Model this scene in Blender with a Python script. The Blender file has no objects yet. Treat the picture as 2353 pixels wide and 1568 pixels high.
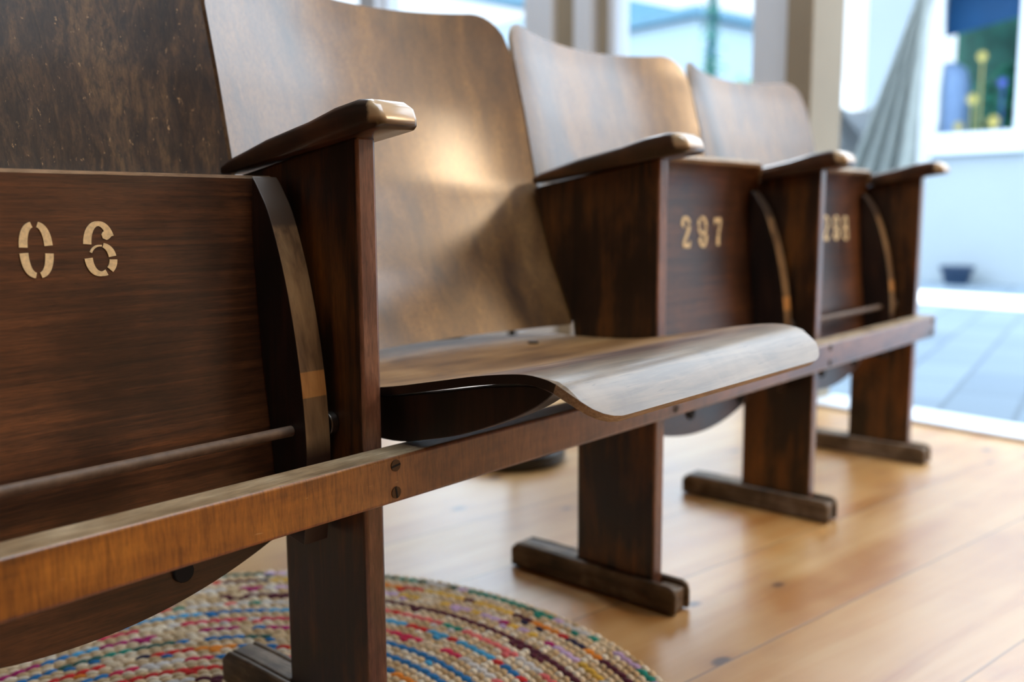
import bpy, math, random
from mathutils import Vector, Matrix
R = math.radians
random.seed(7)
sc = bpy.context.scene
COL = sc.collection

# ------------------------------------------------------------------ camera
CAMP = (-0.6023, -0.7001, 0.5622)
YAW, PITCH, ROLL = R(41.317), R(7.787), R(-0.284)
fw = Vector((math.cos(YAW) * math.cos(PITCH), math.sin(YAW) * math.cos(PITCH), -math.sin(PITCH)))
rt = Vector((math.sin(YAW), -math.cos(YAW), 0))
up = rt.cross(fw)
rt, up = rt * math.cos(ROLL) + up * math.sin(ROLL), up * math.cos(ROLL) - rt * math.sin(ROLL)
cd = bpy.data.cameras.new('camera')
cam = bpy.data.objects.new('camera', cd)
COL.objects.link(cam)
cam.matrix_world = Matrix(((rt.x, up.x, -fw.x, CAMP[0]), (rt.y, up.y, -fw.y, CAMP[1]), (rt.z, up.z, -fw.z, CAMP[2]), (0, 0, 0, 1)))
cd.sensor_width = 36.0
cd.lens = 36.0 * 2171.9 / 2353.0
cd.clip_start = 0.02
cd.dof.use_dof = True
cd.dof.focus_distance = 0.86
cd.dof.aperture_fstop = 2.9
sc.camera = cam

# house frame: wall with the glazing runs a little askew to the seats
TH = R(-9.0)
E1 = Vector((math.cos(TH), math.sin(TH), 0))      # outwards through the glazing
E2 = Vector((-math.sin(TH), math.cos(TH), 0))     # along the glazing
O = Vector((2.0, 0, 0))
def H(u, v, z=0.0):
    return O + E1 * u + E2 * v + Vector((0, 0, z))

# ------------------------------------------------------------------ light and exposure
w = bpy.data.worlds.new('sky')
sc.world = w
w.use_nodes = True
bg = w.node_tree.nodes['Background']
bg.inputs[0].default_value = (0.74, 0.87, 1.0, 1)
_t = w.node_tree
_tc = _t.nodes.new('ShaderNodeTexCoord'); _sx = _t.nodes.new('ShaderNodeSeparateXYZ'); _mr = _t.nodes.new('ShaderNodeMapRange')
_t.links.new(_tc.outputs['Generated'], _sx.inputs[0]); _t.links.new(_sx.outputs['Z'], _mr.inputs[0])
_mr.inputs[1].default_value = 0.22; _mr.inputs[2].default_value = 0.6; _mr.inputs[3].default_value = 1.7; _mr.inputs[4].default_value = 6.0
_t.links.new(_mr.outputs[0], bg.inputs[1])      # bright cloud overhead, paler at the horizon
sc.view_settings.view_transform = 'Standard'
sc.view_settings.look = 'None'
sc.view_settings.exposure = 0.08
sc.view_settings.gamma = 1.0
sc.view_settings.use_curve_mapping = False
sc.cycles.use_denoising = True
sc.cycles.max_bounces = 8
sc.cycles.sample_clamp_indirect = 8.0

def portal(name, c, size, direction):
    l = bpy.data.lights.new(name, 'AREA')
    l.shape = 'RECTANGLE'; l.size, l.size_y = size
    l.cycles.is_portal = True
    o = bpy.data.objects.new(name, l); COL.objects.link(o)
    o.location = c
    d = direction.normalized()
    z = -d
    if abs(z.z) > 0.9: x = E2.copy()
    else: x = Vector((0, 0, 1)).cross(z).normalized()
    y = z.cross(x)
    o.matrix_world = Matrix(((x.x, y.x, z.x, c.x), (x.y, y.y, z.y, c.y), (x.z, y.z, z.z, c.z), (0, 0, 0, 1)))
    return o
portal('portal_glazing', H(0.12, 0.2, 1.42), (6.4, 2.8), -E1)
portal('portal_roof', H(-1.8, -0.95, 2.98), (1.8, 1.4), Vector((0, 0, -1)))

# ------------------------------------------------------------------ materials
def srgb(r, g, b):
    f = lambda c: (c / 255 / 12.92) if c / 255 <= 0.04045 else ((c / 255 + 0.055) / 1.055) ** 2.4
    return (f(r), f(g), f(b), 1)

class NT:
    def __init__(s, name):
        s.m = bpy.data.materials.new(name); s.m.use_nodes = True
        s.t = s.m.node_tree; s.p = s.t.nodes['Principled BSDF']
    def n(s, typ, **kw):
        nd = s.t.nodes.new(typ)
        for k, v in kw.items(): setattr(nd, k, v)
        return nd
    def l(s, a, b): s.t.links.new(a, b)
    def coords(s, scale, vary=True, rot=(0, 0, 0)):
        tc = s.n('ShaderNodeTexCoord'); mp = s.n('ShaderNodeMapping')
        mp.inputs['Scale'].default_value = scale
        mp.inputs['Rotation'].default_value = rot
        s.l(tc.outputs['Object'], mp.inputs['Vector'])
        if vary:
            oi = s.n('ShaderNodeObjectInfo'); mu = s.n('ShaderNodeMath', operation='MULTIPLY'); mu.inputs[1].default_value = 17.0
            s.l(oi.outputs['Random'], mu.inputs[0])
            s.l(mu.outputs[0], mp.inputs['Location'])
        return mp.outputs[0]
    def noise(s, vec, scale=1.0, detail=6.0, dist=0.0, rough=0.55):
        n = s.n('ShaderNodeTexNoise'); n.inputs['Scale'].default_value = scale
        n.inputs['Detail'].default_value = detail; n.inputs['Distortion'].default_value = dist
        n.inputs['Roughness'].default_value = rough
        s.l(vec, n.inputs['Vector']); return n.outputs['Fac']
    def ramp(s, fac, stops):
        r = s.n('ShaderNodeValToRGB'); e = r.color_ramp.elements
        while len(e) < len(stops): e.new(0.5)
        for i, (p, c) in enumerate(stops):
            e[i].position = p; e[i].color = c if len(c) == 4 else (*c, 1)
        s.l(fac, r.inputs[0]); return r.outputs[0]
    def mix(s, fac, a, b, mode='MIX'):
        m = s.n('ShaderNodeMix', data_type='RGBA', blend_type=mode)
        if isinstance(fac, float): m.inputs[0].default_value = fac
        else: s.l(fac, m.inputs[0])
        for sock, v in ((m.inputs[6], a), (m.inputs[7], b)):
            if isinstance(v, tuple): sock.default_value = v
            else: s.l(v, sock)
        return m.outputs[2]
    def math(s, op, a, b=0.0, c=None):
        m = s.n('ShaderNodeMath', operation=op)
        for i, v in enumerate((a, b) if c is None else (a, b, c)):
            if isinstance(v, (int, float)): m.inputs[i].default_value = v
            else: s.l(v, m.inputs[i])
        return m.outputs[0]
    def mapr(s, v, a, b, lo=0.0, hi=1.0):
        m = s.n('ShaderNodeMapRange'); m.inputs[1].default_value = a; m.inputs[2].default_value = b
        m.inputs[3].default_value = lo; m.inputs[4].default_value = hi
        s.l(v, m.inputs[0]); return m.outputs[0]
    def xyz(s):
        tc = s.n('ShaderNodeTexCoord'); sx = s.n('ShaderNodeSeparateXYZ'); s.l(tc.outputs['Object'], sx.inputs[0]); return sx.outputs
    def color(s, c):
        if isinstance(c, tuple): s.p.inputs['Base Color'].default_value = c
        else: s.l(c, s.p.inputs['Base Color'])
    def rough(s, r):
        if isinstance(r, (int, float)): s.p.inputs['Roughness'].default_value = r
        else: s.l(r, s.p.inputs['Roughness'])
    def bump(s, h, strength=0.2, dist=0.002):
        b = s.n('ShaderNodeBump'); b.inputs['Strength'].default_value = strength; b.inputs['Distance'].default_value = dist
        s.l(h, b.inputs['Height']); s.l(b.outputs[0], s.p.inputs['Normal'])
    def coat(s, wgt, r=0.2, ior=1.5):
        s.p.inputs['Coat IOR'].default_value = ior; s.p.inputs['Specular IOR Level'].default_value = 0.5 + (ior - 1.5) * 1.2
        s.p.inputs['Coat Weight'].default_value = wgt; s.p.inputs['Coat Roughness'].default_value = r

def wood(name, dark, mid, light, grain, rough=0.4, coat=0.25, coat_r=0.25, ior=1.5, blotch=6.0, flecks=None, bump=0.15, vary=True, contrast=1.0):
    """grain = mapping scale; the small number lies along the grain"""
    k = NT(name)
    v = k.coords(grain, vary)
    g = k.noise(v, 1.0, 10, 0.6, 0.62)
    v2 = k.coords(blotch if isinstance(blotch, tuple) else (blotch,) * 3, vary)
    b = k.noise(v2, 1.0, 4, 0.4, 0.5)
    f = k.math('ADD', k.math('MULTIPLY_ADD', g, 0.55 * contrast, 0.275 * (1 - contrast)), k.math('MULTIPLY', b, 0.6))
    lo = 0.575 - 0.17 * 1
    c = k.ramp(f, [(lo, dark), (0.56, mid), (0.74, light)])
    if name.startswith('scratched'):
        fine = k.noise(k.coords((210, 210, 5), vary), 1.0, 6, 0.8, 0.6)
        reg = k.noise(k.coords((7, 7, 2), vary), 1.0, 3, 0.3)
        c = k.mix(k.math('MULTIPLY', k.mapr(fine, 0.5, 0.58), k.mapr(reg, 0.4, 0.6, 0.25, 0.9)), c, tuple(x * 0.4 for x in dark[:3]) + (1,))
        sc1 = k.noise(k.coords((60, 60, 90), vary, (0.5, 0.7, 0.3)), 1.0, 2, 2.5, 0.5)
        line = k.math('LESS_THAN', k.math('ABSOLUTE', k.math('SUBTRACT', sc1, 0.52)), 0.004)
        c = k.mix(k.math('MULTIPLY', line, k.mapr(reg, 0.52, 0.6, 0.0, 0.45)), c, srgb(140, 108, 66))
    gm = max(grain)
    fv = k.coords(tuple((55 if q < gm * 0.25 else 620) for q in grain), vary)
    fib = k.noise(fv, 1.0, 5, 0.5, 0.65)
    c = k.mix(1.0, c, k.ramp(fib, [(0.36, (0.62, 0.6, 0.58, 1)), (0.52, (1, 1, 1, 1)), (0.68, (1.25, 1.22, 1.18, 1))]), 'MULTIPLY')
    if flecks:
        fl = k.noise(k.coords(flecks[0], vary), 1.0, 6, 0.3, 0.7)
        m = k.mapr(fl, flecks[1], flecks[1] + 0.05)
        c = k.mix(m, c, flecks[2])
    k.color(c)
    k.rough(k.mapr(b, 0.3, 0.7, rough - 0.06, rough + 0.08))
    k.coat(coat, coat_r, ior)
    k.bump(g, bump, 0.0012)
    return k.m

def plain(name, col, rough=0.6, metal=0.0, coat=0.0, noise=0.0, nscale=8.0):
    k = NT(name)
    if noise:
        n = k.noise(k.coords((nscale,) * 3, False), 1, 4)
        a = tuple(c * (1 - noise) for c in col[:3]) + (1,); b = tuple(min(1, c * (1 + noise)) for c in col[:3]) + (1,)
        k.color(k.ramp(n, [(0.3, a), (0.7, b)]))
    else: k.color(col)
    k.rough(rough); k.p.inputs['Metallic'].default_value = metal
    if coat: k.coat(coat)
    return k.m

M = {}
M['post'] = wood('stained_panel_wood', srgb(14, 7, 3), srgb(44, 24, 9), srgb(122, 72, 20), (60, 60, 4), rough=0.42, coat=0.2, coat_r=0.3, blotch=(11, 11, 6), contrast=0.75)
M['postedge'] = wood('lit_panel_edge', srgb(62, 38, 28), srgb(110, 72, 54), srgb(150, 106, 82), (60, 60, 5), rough=0.36, coat=0.5, coat_r=0.25, blotch=(30, 30, 8))  # red-varnished edge, lightened in the colour for the soft light it reflects
M['foot'] = wood('worn_foot_wood', srgb(46, 34, 24), srgb(98, 80, 60), srgb(150, 132, 112), (60, 5, 60), rough=0.55, coat=0.08, blotch=20)
M['seatply'] = wood('seat_underside_wood', srgb(24, 12, 6), srgb(62, 35, 18), srgb(112, 68, 36), (5, 70, 170), rough=0.38, coat=0.4, coat_r=0.3, ior=1.5, blotch=6, contrast=0.8,
                    flecks=((25, 40, 300), 0.72, srgb(140, 100, 66)))
M['edge'] = wood('pale_ply_edge', srgb(112, 88, 66), srgb(150, 128, 104), srgb(186, 168, 144), (8, 200, 200), rough=0.55, coat=0.0)
M['darkedge'] = plain('black_ply_edge', srgb(26, 17, 14), 0.35, coat=0.4)
M['back'] = wood('backrest_wood', srgb(66, 42, 16), srgb(108, 74, 32), srgb(148, 108, 54), (30, 30, 2.2), rough=0.5, coat=0.85, coat_r=0.2, ior=1.7, blotch=(9, 9, 2.0),
                 flecks=None, bump=0.05)
M['backworn'] = wood('scratched_backrest_wood', srgb(30, 20, 13), srgb(62, 43, 26), srgb(104, 78, 46), (95, 95, 3.2), rough=0.44, coat=0.3, coat_r=0.32, blotch=(14, 14, 4),
                     flecks=((210, 210, 70), 0.635, srgb(176, 142, 98)), bump=0.35, contrast=1.5)
M['metal'] = plain('worn_steel', srgb(120, 112, 104), 0.35, 1.0, noise=0.2, nscale=60)
M['darkmetal'] = plain('dark_screw_steel', srgb(84, 70, 58), 0.4, 0.9)
M['slot'] = plain('black_screw_slot', srgb(10, 8, 7), 0.8)
M['rod'] = plain('dull_brown_rod', srgb(104, 84, 68), 0.55, 0.0, noise=0.25, nscale=90)
M['cream'] = plain('cream_stencil_paint', srgb(236, 212, 164), 0.55, noise=0.16, nscale=300)

# rail: orange front, worn grey-tan top
def rail_mat():
    k = NT('rail_wood')
    v = k.coords((6, 160, 22), False)
    g = k.noise(v, 1.0, 8, 0.8, 0.6)
    b = k.noise(k.coords((7, 7, 16), False), 1.0, 5, 0.5)
    drip = k.noise(k.coords((150, 20, 9), False), 1.0, 6, 0.4, 0.6)
    f = k.math('ADD', k.math('MULTIPLY', g, 0.4), k.math('ADD', k.math('MULTIPLY', b, 0.5), k.math('MULTIPLY', drip, 0.22)))
    c = k.ramp(f, [(0.42, srgb(74, 40, 12)), (0.55, srgb(152, 92, 26)), (0.7, srgb(190, 124, 42))])
    # greyish-pink sheen past the nearest post, put into the colour
    x = k.xyz()[0]
    c2 = k.ramp(f, [(0.42, srgb(66, 38, 24)), (0.55, srgb(120, 76, 46)), (0.72, srgb(156, 108, 70))])
    c = k.mix(k.mapr(x, -0.12, 0.04), c, c2)
    fib = k.noise(k.coords((420, 60, 50), False), 1.0, 5, 0.5, 0.65)
    c = k.mix(1.0, c, k.ramp(fib, [(0.36, (0.66, 0.62, 0.58, 1)), (0.52, (1, 1, 1, 1)), (0.68, (1.2, 1.18, 1.14, 1))]), 'MULTIPLY')
    scr = k.noise(k.coords((40, 60, 420), False), 1.0, 3, 0.0, 0.5)
    c = k.mix(k.mapr(scr, 0.73, 0.77), c, srgb(200, 160, 110))
    k.color(c); k.rough(0.36); k.coat(0.5, 0.3, 1.6); k.bump(g, 0.12, 0.0012)
    return k.m
M['rail'] = rail_mat()
M['railtop'] = wood('worn_rail_top', srgb(104, 82, 56), srgb(150, 126, 94), srgb(186, 166, 134), (6, 60, 60), rough=0.5, coat=0.15, blotch=14, vary=False)

def arm_mat():
    k = NT('armrest_wood')
    g = k.noise(k.coords((90, 7, 90)), 1.0, 8, 0.5, 0.6)
    b = k.noise(k.coords((16,) * 3), 1.0, 4, 0.4)
    f = k.math('ADD', k.math('MULTIPLY', g, 0.5), k.math('MULTIPLY', b, 0.6))
    c = k.ramp(f, [(0.4, srgb(22, 9, 5)), (0.56, srgb(54, 27, 15)), (0.76, srgb(96, 56, 28))])
    X, Y, Z = k.xyz()
    wn = k.math('ADD', k.mapr(Y, -0.020, -0.036), k.math('MULTIPLY', k.math('SUBTRACT', k.noise(k.coords((40,) * 3), 1, 5, 0.3), 0.5), 1.5))
    worn = k.math('MULTIPLY', k.mapr(wn, 0.42, 0.8), k.mapr(Z, 0.641, 0.648))
    c = k.mix(worn, c, srgb(200, 170, 130))
    k.color(c); k.rough(0.3); k.coat(0.7, 0.2, 1.7); k.bump(g, 0.08, 0.001)
    return k.m
M['arm'] = arm_mat()

def seattop_mat():
    k = NT('seat_top_wood')
    g = k.noise(k.coords((7, 90, 90), False), 1.0, 8, 0.6, 0.62)
    b = k.noise(k.coords((7, 9, 9), False), 1.0, 5, 0.5)
    f = k.math('ADD', k.math('MULTIPLY', g, 0.45), k.math('MULTIPLY', b, 0.6))
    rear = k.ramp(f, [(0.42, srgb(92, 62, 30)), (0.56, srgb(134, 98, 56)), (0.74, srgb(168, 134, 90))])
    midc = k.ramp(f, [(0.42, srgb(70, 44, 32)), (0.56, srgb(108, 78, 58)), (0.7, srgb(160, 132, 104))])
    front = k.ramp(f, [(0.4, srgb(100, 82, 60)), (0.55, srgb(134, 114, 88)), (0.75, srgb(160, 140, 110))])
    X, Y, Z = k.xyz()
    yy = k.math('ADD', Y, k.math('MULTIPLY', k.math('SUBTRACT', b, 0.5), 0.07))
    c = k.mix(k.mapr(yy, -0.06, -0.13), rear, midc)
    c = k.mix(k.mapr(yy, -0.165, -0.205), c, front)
    crack = k.noise(k.coords((22, 300, 300), False), 1.0, 3, 0.3, 0.5)
    fr = k.mapr(yy, -0.15, -0.2)
    c = k.mix(k.math('MULTIPLY', k.mapr(crack, 0.655, 0.69), fr), c, srgb(104, 84, 60))
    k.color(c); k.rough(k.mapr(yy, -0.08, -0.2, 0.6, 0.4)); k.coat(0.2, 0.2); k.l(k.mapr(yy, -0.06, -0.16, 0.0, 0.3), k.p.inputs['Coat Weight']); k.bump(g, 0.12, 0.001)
    return k.m
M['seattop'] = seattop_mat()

def bracket_mat(name, lo, hi, worn):
    k = NT(name)
    g = k.noise(k.coords((110, 110, 9)), 1.0, 8, 0.5, 0.6)
    b = k.noise(k.coords((30, 30, 9)), 1.0, 4, 0.4)
    f = k.math('ADD', k.math('MULTIPLY', g, 0.5), k.math('MULTIPLY', b, 0.6))
    if worn:
        c = k.ramp(f, [(0.42, srgb(84, 62, 40)), (0.56, srgb(128, 100, 68)), (0.74, srgb(164, 134, 94))])
        Z = k.xyz()[2]
        m = k.math('MULTIPLY', k.mapr(Z, lo, lo + 0.001), k.mapr(Z, hi, hi - 0.001))
        c = k.mix(m, c, k.ramp(f, [(0.4, srgb(150, 100, 48)), (0.6, srgb(196, 142, 82)), (0.8, srgb(216, 168, 110))]))
        t = k.mapr(Z, 0.548, 0.552)
        c = k.mix(t, c, srgb(70, 54, 40))  # the armrest's shadow on the bracket top, painted into the colour
        c = k.mix(k.mapr(Z, 0.345, 0.325), c, srgb(58, 38, 26))  # shade below the rail, darkened in the colour as well
    else:
        c = k.ramp(f, [(0.42, srgb(10, 5, 3)), (0.56, srgb(26, 13, 8)), (0.76, srgb(52, 29, 16))])
    k.color(c); k.rough(0.46); k.coat(0.15 if not worn else 0.35, 0.3); k.bump(g, 0.12, 0.001)
    return k.m
M['bracket'] = bracket_mat('bracket_side_wood', 0, 0, False)
M['bracketedge'] = bracket_mat('bracket_front_wood', 0.384, 0.41, True)

def floor_mat():
    k = NT('pine_floor')
    tc = k.n('ShaderNodeTexCoord'); mp = k.n('ShaderNodeMapping')
    mp.inputs['Rotation'].default_value = (0, 0, -TH)
    k.l(tc.outputs['Object'], mp.inputs['Vector'])
    sx = k.n('ShaderNodeSeparateXYZ'); k.l(mp.outputs[0], sx.inputs[0])
    U, V = sx.outputs[0], sx.outputs[1]
    # rotated coordinates: V is across the boards
    off = (-E2.dot(O))
    PW = 0.2135
    Vh = k.math('ADD', V, off + 0.62 + PW * 30)
    q = k.math('DIVIDE', Vh, PW)
    idx = k.math('FLOOR', q); fr = k.math('FRACT', q)
    shift = k.math('MULTIPLY', idx, 1.37)
    wn = k.n('ShaderNodeTexWhiteNoise', noise_dimensions='1D'); k.l(idx, wn.inputs['W'])
    cb = k.n('ShaderNodeCombineXYZ')
    k.l(k.math('MULTIPLY', k.math('ADD', U, k.math('MULTIPLY', shift, 3.1)), 1.6), cb.inputs[0])
    k.l(k.math('MULTIPLY', V, 16.0), cb.inputs[1]); k.l(shift, cb.inputs[2])
    g = k.noise(cb.outputs[0], 1.0, 7, 1.4, 0.55)
    cb2 = k.n('ShaderNodeCombineXYZ')
    k.l(k.math('ADD', U, shift), cb2.inputs[0]); k.l(V, cb2.inputs[1]); k.l(shift, cb2.inputs[2])
    b = k.noise(cb2.outputs[0], 3.5, 4, 0.5)
    f = k.math('ADD', k.math('MULTIPLY', g, 0.55), k.math('MULTIPLY', b, 0.5))
    c = k.ramp(f, [(0.4, srgb(174, 116, 52)), (0.55, srgb(194, 146, 84)), (0.72, srgb(208, 170, 114))])
    # knots
    vo = k.n('ShaderNodeTexVoronoi', feature='F1'); vo.inputs['Scale'].default_value = 1.0
    cb3 = k.n('ShaderNodeCombineXYZ')
    k.l(k.math('MULTIPLY', k.math('ADD', U, shift), 6.5), cb3.inputs[0]); k.l(k.math('MULTIPLY', V, 10.5), cb3.inputs[1]); k.l(shift, cb3.inputs[2])
    k.l(cb3.outputs[0], vo.inputs['Vector']); vo.inputs['Randomness'].default_value = 1.0
    d = vo.outputs['Distance']
    kn = k.mapr(d, 0.13, 0.07)
    ring = k.mapr(d, 0.34, 0.08)
    c = k.mix(k.math('MULTIPLY', ring, 0.45), c, srgb(150, 92, 46))
    c = k.mix(kn, c, srgb(66, 38, 26))
    c = k.mix(k.math('MULTIPLY', wn.outputs['Value'], 0.22), c, srgb(172, 124, 76))
    seam = k.math('ADD', k.mapr(fr, 0.012, 0.004), k.mapr(fr, 0.988, 0.996))
    c = k.mix(k.math('MULTIPLY', seam, 0.7), c, srgb(112, 76, 42))
    k.color(c); k.rough(k.mapr(b, 0.3, 0.7, 0.32, 0.44)); k.coat(0.8, 0.32, 1.6)
    k.bump(k.math('SUBTRACT', k.math('MULTIPLY', g, 0.2), seam), 0.25, 0.0015)
    return k.m
M['floor'] = floor_mat()
M['white'] = plain('white_wall_paint', srgb(232, 230, 226), 0.7, noise=0.02, nscale=3)
M['frame'] = plain('white_frame_paint', srgb(226, 234, 244), 0.35, coat=0.3)
M['beige'] = plain('taupe_post_paint', srgb(150, 138, 118), 0.6, noise=0.05, nscale=5)
M['dim'] = plain('brown_wall', srgb(46, 32, 22), 0.8, noise=0.15, nscale=2)
M['tan'] = plain('ochre_wall', srgb(150, 112, 78), 0.8, noise=0.08, nscale=2)
M['ceil'] = plain('ceiling_paint', srgb(210, 205, 198), 0.8)
M['facade'] = plain('white_render', srgb(156, 168, 176), 0.85, noise=0.03, nscale=1.5)
M['roofblue'] = plain('blue_grey_roof', srgb(96, 138, 160), 0.7, noise=0.1)
M['posteal'] = plain('teal_post', srgb(48, 104, 118), 0.6)
M['houseblue'] = plain('pale_blue_render', srgb(166, 186, 198), 0.8)
M['potblue'] = plain('dark_blue_pot', srgb(28, 52, 80), 0.4)
M['blackplastic'] = plain('black_plastic', srgb(28, 27, 26), 0.4)
M['canopy'] = plain('awning_canvas', srgb(210, 205, 195), 0.85)
M['sunstrip'] = plain('sunlit_strip', srgb(246, 244, 240), 0.8)  # near-white to stand for sunlight on the patio
M['kerb'] = plain('black_door_seal', srgb(20, 26, 30), 0.7)
M['hedge'] = plain('hedge_leaf', srgb(44, 104, 88), 0.6, noise=0.4, nscale=9)
M['leaf'] = plain('garden_leaf', srgb(40, 124, 100), 0.5, noise=0.5, nscale=14)
M['leaf2'] = plain('pale_garden_leaf', srgb(98, 150, 92), 0.5, noise=0.4, nscale=11)
M['navy'] = plain('deep_blue_canvas', srgb(4, 74, 122), 0.7, noise=0.2, nscale=2)
M['slate'] = plain('blue_grey_panel', srgb(128, 156, 196), 0.6)
M['yellow'] = plain('yellow_petals', srgb(214, 196, 110), 0.6)
M['violet'] = plain('violet_petals', srgb(84, 100, 190), 0.6)

def slab_mat():
    k = NT('patio_slabs')
    tc = k.n('ShaderNodeTexCoord'); mp = k.n('ShaderNodeMapping'); mp.inputs['Rotation'].default_value = (0, 0, R(-9 + 0))
    k.l(tc.outputs['Object'], mp.inputs['Vector'])
    br = k.n('ShaderNodeTexBrick'); k.l(mp.outputs[0], br.inputs['Vector'])
    br.inputs['Scale'].default_value = 1.0; br.inputs['Brick Width'].default_value = 0.4; br.inputs['Row Height'].default_value = 0.2
    br.inputs['Mortar Size'].default_value = 0.008
    br.inputs['Color1'].default_value = srgb(98, 114, 128); br.inputs['Color2'].default_value = srgb(112, 128, 142); br.inputs['Mortar'].default_value = srgb(84, 98, 110)
    k.color(br.outputs[0]); k.rough(0.75)
    return k.m
M['slab'] = slab_mat()

def glass_mat():
    k = NT('window_glass')
    k.p.inputs['Transmission Weight'].default_value = 1.0; k.p.inputs['IOR'].default_value = 1.02
    k.color((0.97, 0.99, 1, 1)); k.rough(0.0)
    return k.m
M['glass'] = glass_mat()
def cloth_mat(name, col, hole):
    k = NT(name)
    n = k.noise(k.coords((60, 60, 14), False), 1.0, 5, 0.2)
    a = tuple(c * 0.8 for c in col[:3]) + (1,)
    k.color(k.ramp(n, [(0.35, a), (0.65, col)])); k.rough(0.9)
    k.bump(n, 0.5, 0.01)
    return k.m
M['cloth'] = cloth_mat('white_hammock_cotton', srgb(226, 230, 232), 0)
M['net'] = cloth_mat('grey_hammock_netting', srgb(178, 186, 182), 0)

# ------------------------------------------------------------------ mesh helpers
class MB:
    def __init__(s): s.v, s.f, s.m = [], [], []
    def add(s, vs, fs, m=0):
        o = len(s.v); s.v += [tuple(x) for x in vs]
        for i, f in enumerate(fs):
            s.f.append(tuple(o + j for j in f)); s.m.append(m[i] if isinstance(m, list) else m)
        return s
    def box(s, a, b, m=0, T=None):
        (x0, y0, z0), (x1, y1, z1) = a, b
        vs = [(x0, y0, z0), (x1, y0, z0), (x1, y1, z0), (x0, y1, z0), (x0, y0, z1), (x1, y0, z1), (x1, y1, z1), (x0, y1, z1)]
        if T: vs = [T(*p) for p in vs]
        return s.add(vs, [(0, 3, 2, 1), (4, 5, 6, 7), (0, 1, 5, 4), (1, 2, 6, 5), (2, 3, 7, 6), (3, 0, 4, 7)], m)
    def prism(s, prof, x0, x1, m=0, mside=None):
        n = len(prof)
        vs = [(x0, y, z) for y, z in prof] + [(x1, y, z) for y, z in prof]
        fs = [tuple(range(n))[::-1], tuple(range(n, 2 * n))] + [(i, (i + 1) % n, n + (i + 1) % n, n + i) for i in range(n)]
        ms = [m, m] + [(mside if mside is not None else m)] * n if not isinstance(mside, list) else [m, m] + mside
        return s.add(vs, fs, ms)
    def cyl(s, p0, p1, r, seg=16, m=0, r1=None):
        p0, p1 = Vector(p0), Vector(p1); d = (p1 - p0).normalized(); r1 = r if r1 is None else r1
        a = d.orthogonal().normalized(); b = d.cross(a)
        vs = []
        for p, rr in ((p0, r), (p1, r1)):
            vs += [p + (a * math.cos(2 * math.pi * i / seg) + b * math.sin(2 * math.pi * i / seg)) * rr for i in range(seg)]
        fs = [(i, (i + 1) % seg, seg + (i + 1) % seg, seg + i) for i in range(seg)] + [tuple(range(seg))[::-1], tuple(range(seg, 2 * seg))]
        return s.add(vs, fs, m)
    def loft(s, rings, m=0, caps=True, closed=True):
        n = len(rings[0]); vs = [p for r in rings for p in r]; fs = []
        for j in range(len(rings) - 1):
            for i in range(n if closed else n - 1):
                i2 = (i + 1) % n
                fs.append((j * n + i, j * n + i2, (j + 1) * n + i2, (j + 1) * n + i))
        if caps: fs += [tuple(range(n))[::-1], tuple(range((len(rings) - 1) * n, len(rings) * n))]
        return s.add(vs, fs, m)
    def build(s, name, mats, parent=None, bevel=0.0, seg=2, smooth=35, recalc=True):
        me = bpy.data.meshes.new(name)
        me.from_pydata(s.v, [], s.f); 
        for mm in (mats if isinstance(mats, (list, tuple)) else [mats]): me.materials.append(mm)
        me.polygons.foreach_set('material_index', s.m)
        me.update()
        if recalc:
            import bmesh
            bm = bmesh.new(); bm.from_mesh(me); bmesh.ops.recalc_face_normals(bm, faces=bm.faces); bm.to_mesh(me); bm.free()
        if smooth:
            me.polygons.foreach_set('use_smooth', [True] * len(me.polygons))
            me.set_sharp_from_angle(angle=R(smooth))
        o = bpy.data.objects.new(name, me); COL.objects.link(o)
        if bevel:
            b = o.modifiers.new('bevel', 'BEVEL'); b.width = bevel; b.segments = seg; b.limit_method = 'ANGLE'; b.angle_limit = R(40)
            b.harden_normals = False
        if parent: o.parent = parent
        return o

def tag(o, label=None, cat=None, group=None, kind=None):
    if label: o['label'] = label
    if cat: o['category'] = cat
    if group: o['group'] = group
    if kind: o['kind'] = kind
    return o
def empty(name, loc=(0, 0, 0)):
    o = bpy.data.objects.new(name, None); COL.objects.link(o); o.location = loc; o.empty_display_size = 0.1; return o
def dup(o, loc, parent=None):
    c = o.copy(); COL.objects.link(c); c.location = loc
    if parent: c.parent = parent
    return c

def interp(pts, t):
    if t <= pts[0][0]: return pts[0][1]
    for (a, b), (c, d) in zip(pts, pts[1:]):
        if t <= c: return b + (d - b) * (t - a) / (c - a)
    return pts[-1][1]
def smoothpts(pts, n=6):
    """Catmull-Rom through 2D points"""
    out = []
    P = [pts[0]] + list(pts) + [pts[-1]]
    for i in range(1, len(P) - 2):
        p0, p1, p2, p3 = P[i - 1], P[i], P[i + 1], P[i + 2]
        for j in range(n):
            t = j / n
            out.append(tuple(0.5 * ((2 * p1[k]) + (-p0[k] + p2[k]) * t + (2 * p0[k] - 5 * p1[k] + 4 * p2[k] - p3[k]) * t * t + (-p0[k] + 3 * p1[k] - 3 * p2[k] + p3[k]) * t ** 3) for k in range(2)))
    out.append(tuple(pts[-1]))
    return out

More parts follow.
